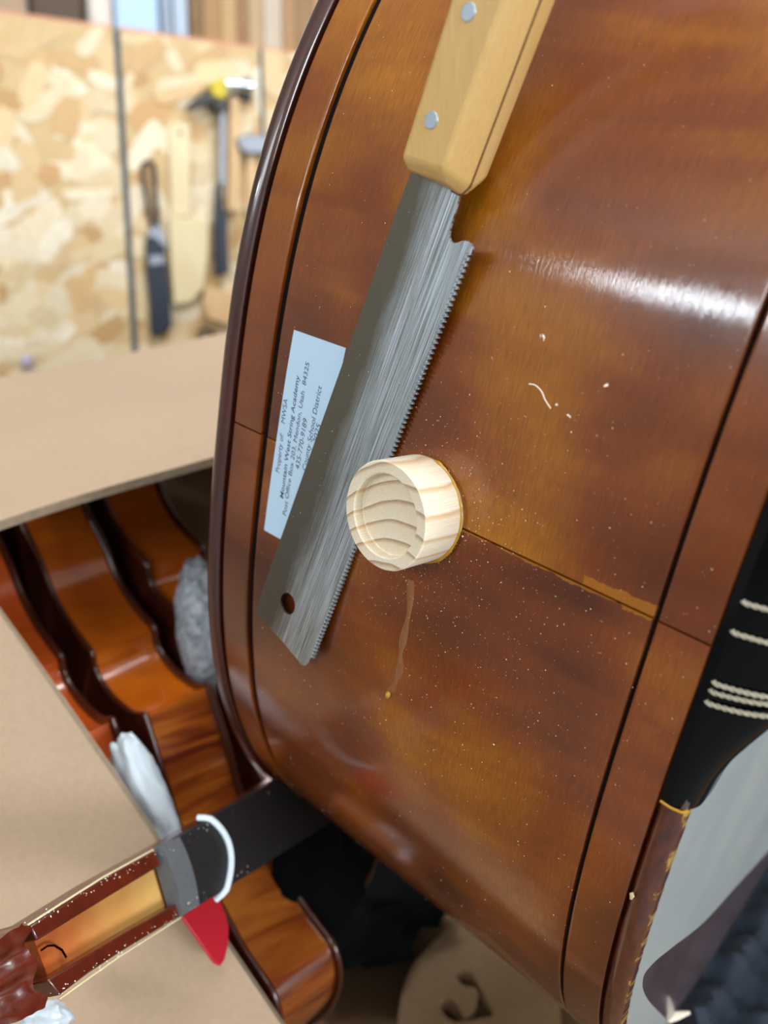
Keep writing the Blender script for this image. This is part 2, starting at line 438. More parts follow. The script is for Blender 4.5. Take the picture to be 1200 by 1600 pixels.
def band(name, d0, d1, idx, mat, e0=0., th=.0025, bev=.0004, first=0, s_shift=0):
    prof = [(d0, e0-th), (d0, e0-bev), (d0+bev*.4, e0-bev*.3), (d0+bev, e0), (d0+bev*2.2, e0)]+[(d0+(d1-d0)*k/6, e0) for k in range(1, 6)]+[(d1-bev*2.2, e0), (d1-bev, e0), (d1-bev*.4, e0-bev*.3), (d1, e0-bev), (d1, e0-th)]
    P, uv = [], []
    for n_, i in enumerate(idx):
        a, b = OUT[i]; na, nb = NRM[i]
        if n_ == 0: a = a+s_shift
        for d, e in prof:
            P.append(PT(d, a+e*na, b+e*nb)); uv.append((d+(.31 if s_shift < 0 else 0), ARC[i] if i <= NO//2 or ARC[i] < .9 else ARC[i]-ARC[-1]))
    f = grid_faces(len(idx), len(prof)); m = len(prof)
    f += [tuple(range(m-1, -1, -1)), tuple((len(idx)-1)*m+k for k in range(m))]
    return mk(name, P, f, mat, bass, uv=uv, smooth=50)
idx_up = list(range(i0, mid+1)); idx_dn = list(range(i0, -1, -1))+list(range(NO-1, mid, -1))
G0, G1 = .0978*W, (1-.0978*.8513)*W
for idx, sh in ((idx_up, .0003), (idx_dn, -.0003)):
    band('rib', G0+.0014, G1-.0006, idx, MAT['rib'], s_shift=sh)
    band('edge_strip', .0016, G0-.0014, idx, MAT['strip'], .0003, s_shift=sh)
    band('edge_strip', G1+.0006, W-.0004, idx, MAT['strip'], .0003, s_shift=sh)
P = []                                           # dark core seen in the grooves
for d in (-.002, W+.002):
    for i in range(NO): P.append(PT(d, *(OUT[i]-NRM[i]*.0014)))
tag(mk('groove_core', P, grid_faces(2, NO, False, True), MAT['core'], bass), 'black line of the grooves between the ribs and their edge strips')
def plate(name, d0, d1, over, mat, skip=None):
    h = (d1-d0)/2; c = (d0+d1)/2; prof = []
    for k in range(9):
        th = -math.pi/2+math.pi*k/8
        prof.append((c+h*math.sin(th), over-.0022+.0022*math.cos(th)))
    prof = [(d0, over-.012)]+prof+[(d1, over-.012)]
    P = []
    for i in range(NO):
        for d, e in prof: P.append(PT(d, *(OUT[i]+NRM[i]*e)))
    m = len(prof); f = grid_faces(NO, m, True)
    f += [tuple(i*m for i in range(NO)), tuple(i*m+m-1 for i in range(NO-1, -1, -1))]
    return mk(name, P, f, mat, bass, smooth=40)
tag(plate('back_plate', -.0062, -.0002, .0022, MAT['plate']), 'dark red-brown rounded edge along the left')
PD0, PD1 = W+.0002, W+.0066
tag(plate('top_plate', PD0, PD1, .0006, MAT['topvarn']), 'plum-brown glossy front plate')
# dark red-brown varnished rim along the near edge of the front plate, worn in spots
prof = [(W+.0001, .0005)]+[(W+.0034+.0034*math.sin(t), -.0012+.0024*math.cos(t)) for t in np.linspace(-1.4, 1.35, 9)]+[(W+.0069, -.0035)]
ii = [i for i in range(i0+1) if -.26 <= sv[i] <= -.0425]
P = []
for i in ii:
    for d, e in prof: P.append(PT(d, *(OUT[i]+NRM[i]*e)))
rimm = M('worn_brown_rim', '#5a2713', .3, coat=.7)
sepd = rimm.node('ShaderNodeSeparateXYZ', i_Vector=rimm.coord('UV'))
gn = rimm.noise(rimm.coord('UV', (500, 150, 1)), 1, 5, .65)
gv = rimm.math('ADD', gn, rimm.math('MULTIPLY', rimm.math('SUBTRACT', sepd.outputs[0], .0045), 90))
rimm.set('Base Color', rimm.mix(rimm.ramp(gv, [(.72, 0.), (.80, 1.)]), rimm.ramp(gn, [(.35, '#3a130b'), (.65, '#5a2612')]), '#a8863c'))
tag(mk('plate_rim', P, grid_faces(len(ii), len(prof)), rimm.m, bass, uv=[(d-W, sv[i]) for i in ii for d, e in prof], smooth=60), 'dark brown front edge with worn golden patches')
for s_, e_, d_ in ((-.0745, .0012, .0012), (-.085, .0, .0056)):
    n = 9; c = S(W+d_, s_, e_+.0001); nn = unit(nrm(s_)+.5*Dd*(d_ > .003)); a_ = unit(np.cross(nn, Dd)); b_ = np.cross(nn, a_)
    rr = [random.uniform(.7, 1.3) for _ in range(n)]
    P = [c+nn*.0003]+[c+.0016*rr[k]*math.cos(2*math.pi*k/n)*a_+.0007*rr[k]*math.sin(2*math.pi*k/n)*b_ for k in range(n)]
    tag(mk('bare_chip', P, [(0, k+1, (k+1) % n+1) for k in range(n)], MAT['palewood'], bass), 'pale bare chip in the varnish of the front edge')
# thin pale grey layer on the front plate
pd = W+.0069
def onD(px, py, d=pd):
    q = on_plane(px, py, PT(d, 0, 0), Dd)-B0
    return np.dot(q, Td), np.dot(q, Nd)
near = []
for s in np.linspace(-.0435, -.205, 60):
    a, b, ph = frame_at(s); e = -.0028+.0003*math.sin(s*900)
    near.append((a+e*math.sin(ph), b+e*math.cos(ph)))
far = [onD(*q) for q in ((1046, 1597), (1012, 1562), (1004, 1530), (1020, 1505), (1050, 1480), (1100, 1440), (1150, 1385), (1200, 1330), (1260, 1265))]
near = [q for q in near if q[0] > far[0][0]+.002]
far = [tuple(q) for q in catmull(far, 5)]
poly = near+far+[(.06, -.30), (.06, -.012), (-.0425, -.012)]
fr = (B0, Td, Nd, Dd)
tag(prism(poly, fr, W+.0064, W+.0070, 'grey_layer', MAT['layer'], bass), 'pale grey glossy layer over the front plate')
# splinter on the far edge of the plate
cands = [PT(W+.0045, *(OUT[k]+NRM[k]*.0004)) for k in range(NO)]
def pix(p):
    v = p-CAMP; u_ = v[1]*SP+v[2]*CP; z_ = v[1]*CP-v[2]*SP
    return np.array((CX+F*v[0]/z_, CY-F*u_/z_)), z_
k_ = min(range(NO), key=lambda k: np.linalg.norm(pix(cands[k])[0]-np.array((1046, 1596))))
q0 = cands[k_]; q1 = at(1078, 1582, pix(q0)[1])
tag(tube('splinter', [q0-unit(q1-q0)*.002, q0*.55+q1*.45, q1], [.0024, .0019, .0006], MAT['dust'], bass, 7), 'frayed whitish splinter at the plate edge')
# ebony saddle
P = []; ns = 40; pr = 12
ss_ = np.linspace(-.0425, .075, ns)
for s in ss_:
    hgt = np.interp(s, [-.0425, -.034, -.027, -.02, -.013, .0, .03, .06, .075], [.0080, .0090, .0108, .0135, .0165, .019, .020, .019, .012])
    q = [(0., .0008), (.0022, .0012)]
    for k in range(pr):
        th = math.pi/2*k/(pr-1)
        q.append((.0022+(hgt-.0022)*math.sin(th), -.006+.0072*math.cos(th)))
    q += [(hgt, -.012), (.004, -.0215), (0., -.0215)]
    for d, e in q: P.append(S(W+d, s, e))
m = pr+5; f = grid_faces(ns, m, False, True)+[tuple(range(m)), tuple((ns-1)*m+k for k in range(m-1, -1, -1))]
tag(mk('saddle', P, f, MAT['ebony'], bass, smooth=50), 'polished black ebony saddle set into the front edge')
tag(tube('saddle_joint', [S(W+d, -.0428, e) for d, e in ((.0005, .0011), (.003, .0014), (.0056, .0008), (.0066, -.001))], .00035, MAT['glue'], bass, 6), 'pale glue line at the end of the saddle')
def cord(s, slope):
    path = []
    for k in range(36):
        u = k/35; th = math.pi/2*u
        d = .0025+(.0165)*math.sin(th); e = -.006+.0072*math.cos(th)+.0007
        if u == 0: e -= .0012
        path.append(S(W+d, s+slope*u, e))
    path += [path[-1]-Nd*k*.0012+Td*slope*.05*k for k in range(1, 8)]
    path = np.array(path); datas = []
    L_ = np.concatenate([[0], np.cumsum(np.linalg.norm(np.diff(path, axis=0), axis=1))])
    fine = np.stack([np.interp(np.linspace(0, L_[-1], 110), L_, path[:, k]) for k in range(3)], 1)
    for ph0 in (0, math.pi):
        hp = []
        for i, c in enumerate(fine):
            t = unit(fine[min(i+1, 109)]-fine[max(i-1, 0)]); u_ = unit(np.cross(t, Td)); v_ = np.cross(t, u_)
            th = ph0+i/110*L_[-1]/.0030*2*math.pi
            hp.append(c+.0003*(math.cos(th)*u_+math.sin(th)*v_))
        datas.append(tube_data(hp, .00032, 6))
    P, f = join(datas)
    tag(mk('tailgut_cord', P, f, MAT['cord'], bass), 'pale twisted cord crossing the black saddle')
for s, sl in ((.0124, .003), (.0052, .003), (-.0077, .004), (-.0099, .005), (-.0129, .005)): cord(s, sl)
# paper label glued to the rib
lab = [(.0232, .0350), (.0448, .0350), (.0427, -.0318), (.0211, -.0318)]
ox, ex_, ey_ = np.array(lab[3]), np.array(lab[0])-np.array(lab[3]), np.array(lab[2])-np.array(lab[3])
P, uv = [], []
for e in (.00002, .00014):
    for i in range(21):
        for j in range(7):
            q = ox+ex_*i/20+ey_*j/6
            P.append(S(q[0], q[1], e)); uv.append(q)
n = 147; ff = grid_faces(21, 7); ff = [tuple(reversed(q)) for q in ff]+[tuple(i+n for i in q) for q in ff]
ring = [j for j in range(7)]+[i*7+6 for i in range(1, 21)]+[20*7+j for j in range(5, -1, -1)]+[i*7 for i in range(19, 0, -1)]
ff += [(ring[k], ring[(k+1) % len(ring)], ring[(k+1) % len(ring)]+n, ring[k]+n) for k in range(len(ring))]
label = tag(mk('paper_label', P, ff, MAT['paper'], bass), 'white paper address label glued beside the groove, partly under the saw blade')
def onN(px, py, h=.0002):
    q = on_plane(px, py, B0+h*Nd, Nd)-B0
    return np.array((np.dot(q, Dd), np.dot(q, Td)))
def text_line(txt, p0, p1, size, bold=False):
    a, b = onN(*p0), onN(*p1); L_ = np.linalg.norm(b-a); du = (b-a)/L_; dv = np.array((-du[1], du[0]))
    if dv[0] > 0: dv = -dv
    cu = bpy.data.curves.new('tmp', 'FONT'); cu.body = txt; cu.size = 1; cu.resolution_u = 3; cu.shear = .12
    cu.offset = .008 if bold else .0
    to = bpy.data.objects.new('tmp', cu); COL.objects.link(to)
    me = bpy.data.meshes.new_from_object(to.evaluated_get(bpy.context.evaluated_depsgraph_get()))
    co = np.array([v.co[:2] for v in me.vertices]); fs = [tuple(p.vertices) for p in me.polygons]
    bpy.data.objects.remove(to); bpy.data.curves.remove(cu); bpy.data.meshes.remove(me)
    co[:, 0] -= co[:, 0].min(); co[:, 0] *= L_/co[:, 0].max(); co[:, 1] *= size
    P = []
    for x, y in co:
        q = a+du*x+dv*y; P.append(S(q[0], q[1], .0002))
    mk('printed_line', P, fs, MAT['ink'], label)
text_line('Property of:    MWSA', (436, 742), (449, 627), .0027)
text_line('Mountain West String Academy', (442, 782), (467, 590), .0024, True)
text_line('Post Office Box 203, Mendon, Utah  84325', (446, 809), (482, 570), .0024)
text_line('435-770-9189', (467, 737), (480, 658), .0027)
text_line('County School District', (478, 739), (502, 607), .0027)
text_line('2025', (494, 697), (501, 667), .0027)
# run of glue under the plug, with a yellow drop
def onS(px, py):
    s = 0.
    for _ in range(30):                    # meet the curved rib along the pixel's ray
        q = on_plane(px, py, S(0, s), nrm(s))-B0
        a = np.dot(q, Td); s = .5*s+.5*float(np.interp(a, sa, sv))
    return np.dot(q, Dd), s
run = [onS(*q) for q in ((642, 905), (640, 950), (632, 990), (626, 1020), (625, 1045), (617, 1068), (610, 1080))]
run = catmull([V3(*q, 0) for q in run], 5)
P = []
for k, (d, s, _) in enumerate(run):
    wd = .0012+.0004*math.sin(k*.7)
    for o_, e in ((-1, -.0001), (-.6, .00018), (0, .0003), (.6, .00018), (1, -.0001)): P.append(S(d+o_*wd, s, e))
tag(mk('glue_run', P, grid_faces(len(run), 5), MAT['glue_clear'], bass), 'thin dried run of glue below the wooden plug')
bm = bmesh.new(); bmesh.ops.create_uvsphere(bm, u_segments=10, v_segments=8, radius=1)
sph = [V3(*v.co) for v in bm.verts]; sphf = [tuple(v.index for v in f_.verts) for f_ in bm.faces]; bm.free()
def blob(c, r, axes=(V3(1, 0, 0), V3(0, 1, 0), V3(0, 0, 1))):
    return [c+sum(r[k]*v[k]*axes[k] for k in range(3)) for v in sph], sphf
d, s = onS(608, 1084)
tag(mk('glue_drop', *blob(S(d, s, .0005), (.0009, .0012, .0008), (Dd, Td, nrm(s))), MAT['glue'], bass), 'yellow drop at the end of the glue run')

# ------------------------------------------------------------------ pine plug glued over the endpin hole
t_, s_ = .4896333*W, -.00045639
rc = S(t_, s_, 0); nr = nrm(s_); ax = unit(nr-.06485*Dd+.00797*Td); rx = unit(Dd-ax*np.dot(ax, Dd)); ry = np.cross(ax, rx)
RR, RH, RI, RDEP = .01488, .0139, .0113, .0033
plug = tag(empty('wooden_plug', rc), 'round pale pine plug with a shallow recess, glued on the ribs beside the saw', 'wooden plug')
plug.rotation_euler = Matrix((rx, ry, ax)).transposed().to_euler()
def lathe(name, prof, mat, n=72, jit=0):
    P = []
    for r, z in prof:
        for k in range(n):
            th = 2*math.pi*k/n; q = r*(1+(random.uniform(-jit, jit) if r > .002 else 0))
            P.append((q*math.cos(th), q*math.sin(th), z))
    f = grid_faces(len(prof), n, False, True)
    f += [tuple(range(n-1, -1, -1)), tuple((len(prof)-1)*n+k for k in range(n))]
    me = bpy.data.meshes.new(name); me.from_pydata(P, [], f)
    bm = bmesh.new(); bm.from_mesh(me); bmesh.ops.recalc_face_normals(bm, faces=bm.faces); bm.to_mesh(me); bm.free()
    me.polygons.foreach_set('use_smooth', [True]*len(me.polygons)); me.set_sharp_from_angle(angle=math.radians(40))
    me.materials.append(mat); o = bpy.data.objects.new(name, me); return link(o, plug)
cup = lathe('plug_body', [(RR-.0002, -.0012), (RR, .0), (RR, RH-.0004), (RR-.0004, RH), (RI+.0004, RH), (RI, RH-.0004), (RI, RH-RDEP+.0003), (RI-.0003, RH-RDEP)], MAT['pine_side'], jit=.002)
cup.data.materials.append(MAT['pine_end'])
for p in cup.data.polygons:
    if abs(p.normal.z) > .8 and p.center.z > .004: p.material_index = 1
# bead of glue squeezed out round the foot
P = []
nb = 60
for k in range(nb):
    th = -1.9+3.4*k/(nb-1); rb = .00035+.0003*math.exp(-((th+.75)/.35)**2)+.0009*math.exp(-((th-1.32)/.07)**2)+.00008*math.sin(k*1.1)
    rb *= min(1, k/6, (nb-1-k)/6)+.1
    for j in range(6):
        g = 2*math.pi*j/6; q = RR+.0002+rb*math.cos(g)
        P.append((q*math.cos(th), q*math.sin(th), .0003+rb*.8*math.sin(g)))
me = bpy.data.meshes.new('glue_bead'); me.from_pydata(P, [], grid_faces(nb, 6, False, True)); me.materials.append(MAT['glue'])
me.polygons.foreach_set('use_smooth', [True]*len(me.polygons))
tag(link(bpy.data.objects.new('glue_bead', me), plug), 'yellow glue squeezed out round the foot of the plug')

# ------------------------------------------------------------------ the saw
saw = tag(empty('hand_saw', B0+.005*Nd), 'small hand saw with a pale beech handle lying across the bass ribs', 'saw')
HB = .0014                                                    # blade's underside above the tangent plane
fr = (B0, Dd, Td, Nd)
def bl(px, py, h=HB+.0006): return onN(px, py, h)
g0, g1 = bl(737, 392), bl(489, 1030)
axis = (g0-g1)/np.linalg.norm(g0-g1); acr = np.array((axis[1], -axis[0]))
if acr[0] < 0: acr = -acr
nt = 92; pit = np.linalg.norm(g0-g1)/nt
outl = [bl(655, 235), bl(640, 275), bl(607, 365), bl(560, 500), bl(500, 668), bl(450, 810), bl(404, 940), bl(401, 950), bl(402, 960), bl(440, 1000), bl(472, 1039), bl(477, 1040), bl(483, 1034)]
for k in range(nt):
    b_ = g1+axis*pit*k-acr*.0009
    outl += [b_, b_+axis*pit*.45+acr*.0013, b_+axis*pit*.6+acr*.0012]
outl += [bl(739, 389), bl(737, 381), bl(731, 377), bl(723, 376), bl(716, 379), bl(709, 380), bl(704, 376), bl(702, 369), bl(704, 355), bl(710, 335), bl(717, 311), bl(736, 255)]
hc = bl(450, 943); hole = [hc+.0037*np.array((math.cos(t)*.92, math.sin(t))) for t in np.linspace(0, 2*math.pi, 24, endpoint=False)]
blade = prism(outl, fr, HB, HB+.0007, 'blade', MAT['steel'], saw, holes=[hole])
uvl = blade.data.uv_layers[0].data                          # UV: metres across and along the blade
org = bl(400, 950)
for l in uvl:
    q = np.array(l.uv)-org; l.uv = (float(np.dot(q, acr)), float(np.dot(q, axis)))
# bright bevelled facets on the teeth
P, f = [], []
for k in range(nt):
    b_ = g1+axis*pit*(k+.32)-acr*.0012
    q = [b_-axis*pit*.2, b_+axis*pit*.2, b_+axis*pit*.22+acr*.0012]
    o = len(P)
    for u in q: P.append(B0+u[0]*Dd+u[1]*Td+(HB+.00072)*Nd)
    c = (q[0]+q[1]+q[2])/3; P.append(B0+c[0]*Dd+c[1]*Td+(HB+.00112)*Nd)
    f += [(o, o+1, o+3), (o+1, o+2, o+3), (o+2, o, o+3)]
tag(mk('tooth_bevels', P, f, MAT['tooth'], saw, smooth=10), 'bright ground facets along the teeth', kind='stuff')
# handle: tapered prism with chamfers
HT = .0105; HM = HB+.0004
def hpt(px, py, h): return np.append(onN(px, py, h), h)
st = []
for (L_, R_, Mr) in (((627, 247), (692, 266), (735, 292)), ((705, 0), (788, 0), (845, 0))):
    lt, rt, mr = hpt(*L_, HT), hpt(*R_, HT), hpt(*Mr, HM)
    low = -HT+2*HM
    lm = lt.copy(); ac = np.append(acr, 0)
    lm = lt-ac*.0022; lm[2] = HM+.004
    st.append([lt, rt, np.append(mr[:2], HM+.0018), np.append(mr[:2], HM-.0018), np.append(rt[:2]+acr[:2]*.0005, low), np.append(lt[:2], low), np.append(lm[:2], HM-.004), lm])
st = [np.array(q) for q in st]
dirn = st[1]-st[0]
secs = [st[0]+dirn*k for k in (0, .1, .5, 1, 1.6, 2.3, 2.9)]
c0 = secs[0].mean(0); e0 = c0+(secs[0]-c0)*np.array((.8, .8, .72)); e0[:, :2] -= (dirn[:, :2]/np.linalg.norm(dirn[0, :2]))*.0026
c1 = secs[-1].mean(0); e1 = c1+(secs[-1]-c1)*.8; e1[:, :2] += (dirn[:, :2]/np.linalg.norm(dirn[0, :2]))*.003
secs = [e0]+secs+[e1]
P = [B0+q[0]*Dd+q[1]*Td+q[2]*Nd for s__ in secs for q in s__]
f = grid_faces(len(secs), 8, False, True)+[tuple(range(7, -1, -1)), tuple((len(secs)-1)*8+k for k in range(8))]
handle = tag(mk('handle', P, f, MAT['beech'], saw, smooth=30, bevel=.0011, seg=3), 'pale lacquered beech handle with two rivets')
P = []
for s__ in secs[:-1]:
    m_ = (s__[2]+s__[3])/2
    for dx, dz in ((.00012, .0004), (.00012, -.0003), (-.003, -.0003), (-.003, .0004)):
        q = m_+np.append(acr*dx, dz); P.append(B0+q[0]*Dd+q[1]*Td+q[2]*Nd)
mk('tang_line', P, grid_faces(len(secs)-1, 4, False, True)+[(0, 1, 2, 3)], MAT['tang'], handle, smooth=30)
for px, py in ((732, 19), (674, 188)):
    q = onN(px, py, HT)
    disc('rivet', B0+q[0]*Dd+q[1]*Td+(HT-.0006)*Nd, Nd, .00195, .00085, MAT['alu'], handle, 24, bevel=.0002)

# ------------------------------------------------------------------ dust on the bass and on the saw
def specks(n, gen, name, label, parent=None):
    P, f = [], []
    for _ in range(n):
        g = gen()
        if g is None: continue
        c, nn, r = g; a_ = unit(np.cross(nn, rng.normal(size=3))); b_ = np.cross(nn, a_); o = len(P)
        x = r*random.uniform(.7, 1.6); y = r*random.uniform(.5, 1)
        P += [c+a_*x, c+b_*y, c-a_*x*.8, c-b_*y, c+nn*r*.8]
        f += [(o, o+1, o+4), (o+1, o+2, o+4), (o+2, o+3, o+4), (o+3, o, o+4)]
    return tag(mk(name, P, f, MAT['dust'], parent, smooth=10), label, None if parent else 'dust', kind='stuff')
def g_bass():
    while True:
        z = random.random()
        if z < .45: d, s = random.uniform(.02, W-.003), random.uniform(-.19, .125)
        elif z < .75: d, s = random.gauss(.105, .035), random.gauss(-.022, .03)
        else: d, s = random.gauss(.085, .012), random.gauss(-.001, .016)
        if .002 < d < W and -.2 < s < .128: break
    a = (d-t_)**2+(s-s_)**2
    if a < RR**2: return None
    r = .00006+.00013*random.random()**3
    return S(d, s, .0003), nrm(s), r*(1.5 if random.random() < .04 else 1)
specks(2300, g_bass, 'sawdust', 'fine pale sawdust scattered over the amber bass ribs')
def g_saw():
    u, v = random.uniform(.002, .024), random.uniform(.0, .14)
    q = org+acr*u+axis*v
    return B0+q[0]*Dd+q[1]*Td+(HB+.00075)*Nd, Nd, .00005+.00009*random.random()**2
specks(110, g_saw, 'blade_dust', 'fine pale dust on the blade', blade)
for px, py, r, lb in ((848, 527, .0008, 'pale wood crumb on the bass right of the blade, highest of the crumbs'), (951, 601, .0008, 'pale wood crumb on the bass nearest to the right groove'),
                      (890, 650, .0005, 'small pale wood crumb on the bass, lowest of the crumbs'), (872, 632, .0005, 'small pale wood crumb on the bass beside the end of the curled fibre')):
    d, s = onS(px, py); nn = nrm(s)
    P, f = [], []
    for k in range(3):
        c = S(d, s, .0003)+rng.normal(size=3)*r*.35; p_, q_ = blob(c, (r*.7, r*.45, r*.35), (unit(rng.normal(size=3)), Td, nn)); o = len(P)
        P += p_; f += [tuple(i+o for i in g) for g in q_]
    tag(mk('wood_crumb', P, f, MAT['dust']), lb, 'wood crumb', 'wood crumbs on the bass')
fib = [onS(*q) for q in ((828, 600), (838, 602), (848, 612), (853, 624), (862, 638))]
tag(tube('wood_fibre', catmull([S(d, s, .0005) for d, s in fib], 5), .00016, MAT['dust'], None, 5), 'thin curled wood fibre on the bass ribs right of the saw', 'wood fibre')

# ------------------------------------------------------------------ cardboard box
bx = tag(empty('cardboard_box', (-.2, .4, TZ)), 'open brown cardboard box packed with violins, flaps folded outward', 'box')
def sheet(name, quad, mat, parent, th=.004, flip=1):
    q = [np.asarray(p, float) for p in quad]; n = unit(np.cross(q[1]-q[0], q[3]-q[0]))*th*flip
    nu, nv = 14, 10; P = []
    for e in (0, 1):
        for i in range(nu+1):
            for j in range(nv+1):
                u, v = i/nu, j/nv
                P.append((q[0]*(1-u)+q[1]*u)*(1-v)+(q[3]*(1-u)+q[2]*u)*v+n*e+n*.35*math.sin(u*5+v*3))
    m = (nu+1)*(nv+1); g = grid_faces(nu+1, nv+1)
    R = [j for j in range(nv+1)]+[i*(nv+1)+nv for i in range(1, nu+1)]+[nu*(nv+1)+j for j in range(nv-1, -1, -1)]+[i*(nv+1) for i in range(nu-1, 0, -1)]
    f = [tuple(reversed(k)) for k in g]+[tuple(i+m for i in k) for k in g]+[(R[k], R[(k+1) % len(R)], R[(k+1) % len(R)]+m, R[k]+m) for k in range(len(R))]
    o = mk(name, P, f, mat, parent)
    o.data.materials.append(MAT['card_edge'])
    for p in list(o.data.polygons)[2*len(g):]: p.material_index = 1
    return o
# far flap, leaning up away from us
A, Bq = at(0, 833, .345), at(345, 721, .39); Cq = at(0, 596, .56)
nfl = unit(np.cross(Bq-A, Cq-A)); Dq = on_plane(350, 531, A, nfl)
lx, rx_ = -.3, 1.35
sheet('flap', [A+(Bq-A)*lx, A+(Bq-A)*rx_, Cq+(Dq-Cq)*rx_, Cq+(Dq-Cq)*lx], MAT['card'], bx)
far_l, far_r = Cq+(Dq-Cq)*lx, Cq+(Dq-Cq)*rx_
dz = lambda p: V3(p[0], p[1], TZ+.004)
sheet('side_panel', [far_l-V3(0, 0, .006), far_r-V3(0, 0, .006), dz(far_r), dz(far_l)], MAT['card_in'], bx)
# near flap, folded out towards us
E0, E1, E2 = at(0, 961, .346), at(440, 1600, .322), at(0, 1600, .325)
nn = unit(np.cross(E1-E0, E2-E0)); Em = on_plane(184, 1192, E0, nn)
d01 = E1-E0; dpr = E2-E0; dpr = dpr-d01*np.dot(dpr, d01)/np.dot(d01, d01)
sheet('flap', [E0-d01*.12, E1+d01*.35, E1+d01*.35+dpr*1.35, E0-d01*.12+dpr*1.35], MAT['card'], bx)
n0, n1 = E0-d01*.12, E1+d01*.35
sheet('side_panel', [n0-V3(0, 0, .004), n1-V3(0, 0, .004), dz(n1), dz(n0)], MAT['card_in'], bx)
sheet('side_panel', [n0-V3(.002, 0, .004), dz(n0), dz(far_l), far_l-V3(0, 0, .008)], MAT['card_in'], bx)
fl = [dz(n0), dz(n1), V3(.145, .27, TZ+.004), V3(.145, far_r[1], TZ+.004), dz(far_l)]
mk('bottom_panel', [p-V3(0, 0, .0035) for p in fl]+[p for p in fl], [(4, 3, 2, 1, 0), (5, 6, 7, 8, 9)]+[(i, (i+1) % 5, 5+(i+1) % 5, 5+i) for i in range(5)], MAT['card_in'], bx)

# ------------------------------------------------------------------ violins in the box
Wv = c2wd((-.0217, .0078, -.020)); Wl = np.linalg.norm(Wv); Wu = Wv/Wl
va = at(372, 1240, .40)
def onV(px, py): return on_plane(px, py, va, Wu)
secs_px = [[(512, 1472), (470, 1415), (430, 1345), (400, 1298), (372, 1240), (347, 1155), (322, 1073)],
           [(322, 1073), (300, 1071), (268, 1047), (244, 1014), (238, 984)],
           [(238, 984), (205, 945), (180, 905), (157, 850), (132, 800), (118, 768)]]
secs3 = [[onV(*q) for q in s] for s in secs_px]
ex = unit(secs3[2][-1]-secs3[0][0]); ey = np.cross(Wu, ex)
if np.dot(ey, CAMP-va) > 0: ey = -ey
o2 = secs3[0][0]
loc = [[(np.dot(p-o2, ex), np.dot(p-o2, ey)) for p in s] for s in secs3]
hw = .07
x0_, y0_ = loc[0][0]; x1_, y1_ = loc[2][-1]
bot = [(x0_-.03*math.sin(t), hw-(hw-y0_)*math.cos(t)) for t in np.linspace(math.pi/2, .12, 9)]
topc = [(x1_+.012*math.sin(t), hw-(hw-y1_)*math.cos(t)) for t in np.linspace(.12, math.pi/2, 9)]
low_ = bot+[tuple(q) for q in catmull(loc[0], 6)]
cb_ = [tuple(q) for q in catmull(loc[1], 6)][1:]
upp_ = [tuple(q) for q in catmull(loc[2], 6)][1:]+topc
half = low_+cb_+upp_
full = np.array(half+[(x, 2*hw-y) for x, y in half[-2:0:-1]])
def L3(x, y, z): return o2+x*ex+y*ey+z*Wu
vt = np.roll(full, -1, 0)-np.roll(full, 1, 0); vt /= np.linalg.norm(vt, axis=1)[:, None]; vn = np.stack([-vt[:, 1], vt[:, 0]], 1)
if np.dot(vn[20], full[20]-np.array((.1, hw))) < 0: vn = -vn
GV = 'violins standing side by side in the cardboard box'
def violin(label, mats):
    base = L3(x0_, hw, Wl/2)
    root = tag(empty('violin', base), label, 'violin', GV)
    ranges = [(0, len(low_), 'lower_rib', mats[0]), (len(low_)-1, len(low_)+len(cb_), 'waist_rib', mats[1]), (len(low_)+len(cb_)-1, len(half), 'upper_rib', mats[1])]
    for a_, b_, nm, mt in ranges:
        for mir in (0, 1):
            P = []
            for i in range(a_, b_):
                k = i if not mir else (-i) % len(full)
                x, y = full[k]-vn[k]*.0015
                for z in (-.0003, Wl*.33, Wl*.66, Wl+.0003): P.append(L3(x, y, z))
            m_ = b_-a_
            mk(nm, P, grid_faces(m_, 4), mt, root, smooth=45)
    for nm, z0, z1, bul in (('back_plate', -.0032, 0, -1), ('top_plate', Wl, Wl+.0032, 1)):
        zc = (z0+z1)/2; P = []; pr_ = [(zc-.0016*math.cos(t), .0018*math.sin(t)) for t in np.linspace(0, math.pi, 7)]
        nf = len(full)
        cen = np.array(((x0_+x1_)/2, hw))
        rows = [[(full[k]+vn[k]*e, z) for k in range(nf)] for z, e in pr_]
        zo = pr_[-1][0] if bul > 0 else pr_[0][0]
        if bul < 0: rows = rows[::-1]
        for sc, hh in ((.93, .0004), (.8, .003), (.55, .006), (.3, .0075), (.05, .008)):      # arching
            rows.append([(cen+(full[k]-cen)*sc, zo+bul*hh) for k in range(nf)])
        for r_ in rows:
            for q, z in r_: P.append(L3(q[0], q[1], z))
        f = grid_faces(len(rows), nf, False, True)+[tuple(range(nf)), tuple((len(rows)-1)*nf+k for k in range(nf-1, -1, -1))]
        mk(nm, P, f, MAT['vio_d'], root, smooth=50)
    return root
v_a = violin('orange-brown violin with flamed lower ribs, nearest to the bass edge', (MAT['vio_f'], MAT['vio_o']))
def clone(root, off, label, swap):
    r = root.copy(); COL.objects.link(r); r.location = Vector(V3(*root.location)+off); r['label'] = label
    for ch in root.children:
        c = ch.copy(); c.parent = r; COL.objects.link(c)
        if ch.name.split('.')[0].endswith('rib'):
            c.data = ch.data.copy(); c.data.materials[0] = swap
    return r
clone(v_a, Wv*1.55+ex*.004, 'red-orange violin against the near box flap', MAT['vio_r'])
clone(v_a, -Wv*1.55+ex*.034, 'shadowed orange violin behind the grey felt bundle', MAT['vio_o'])

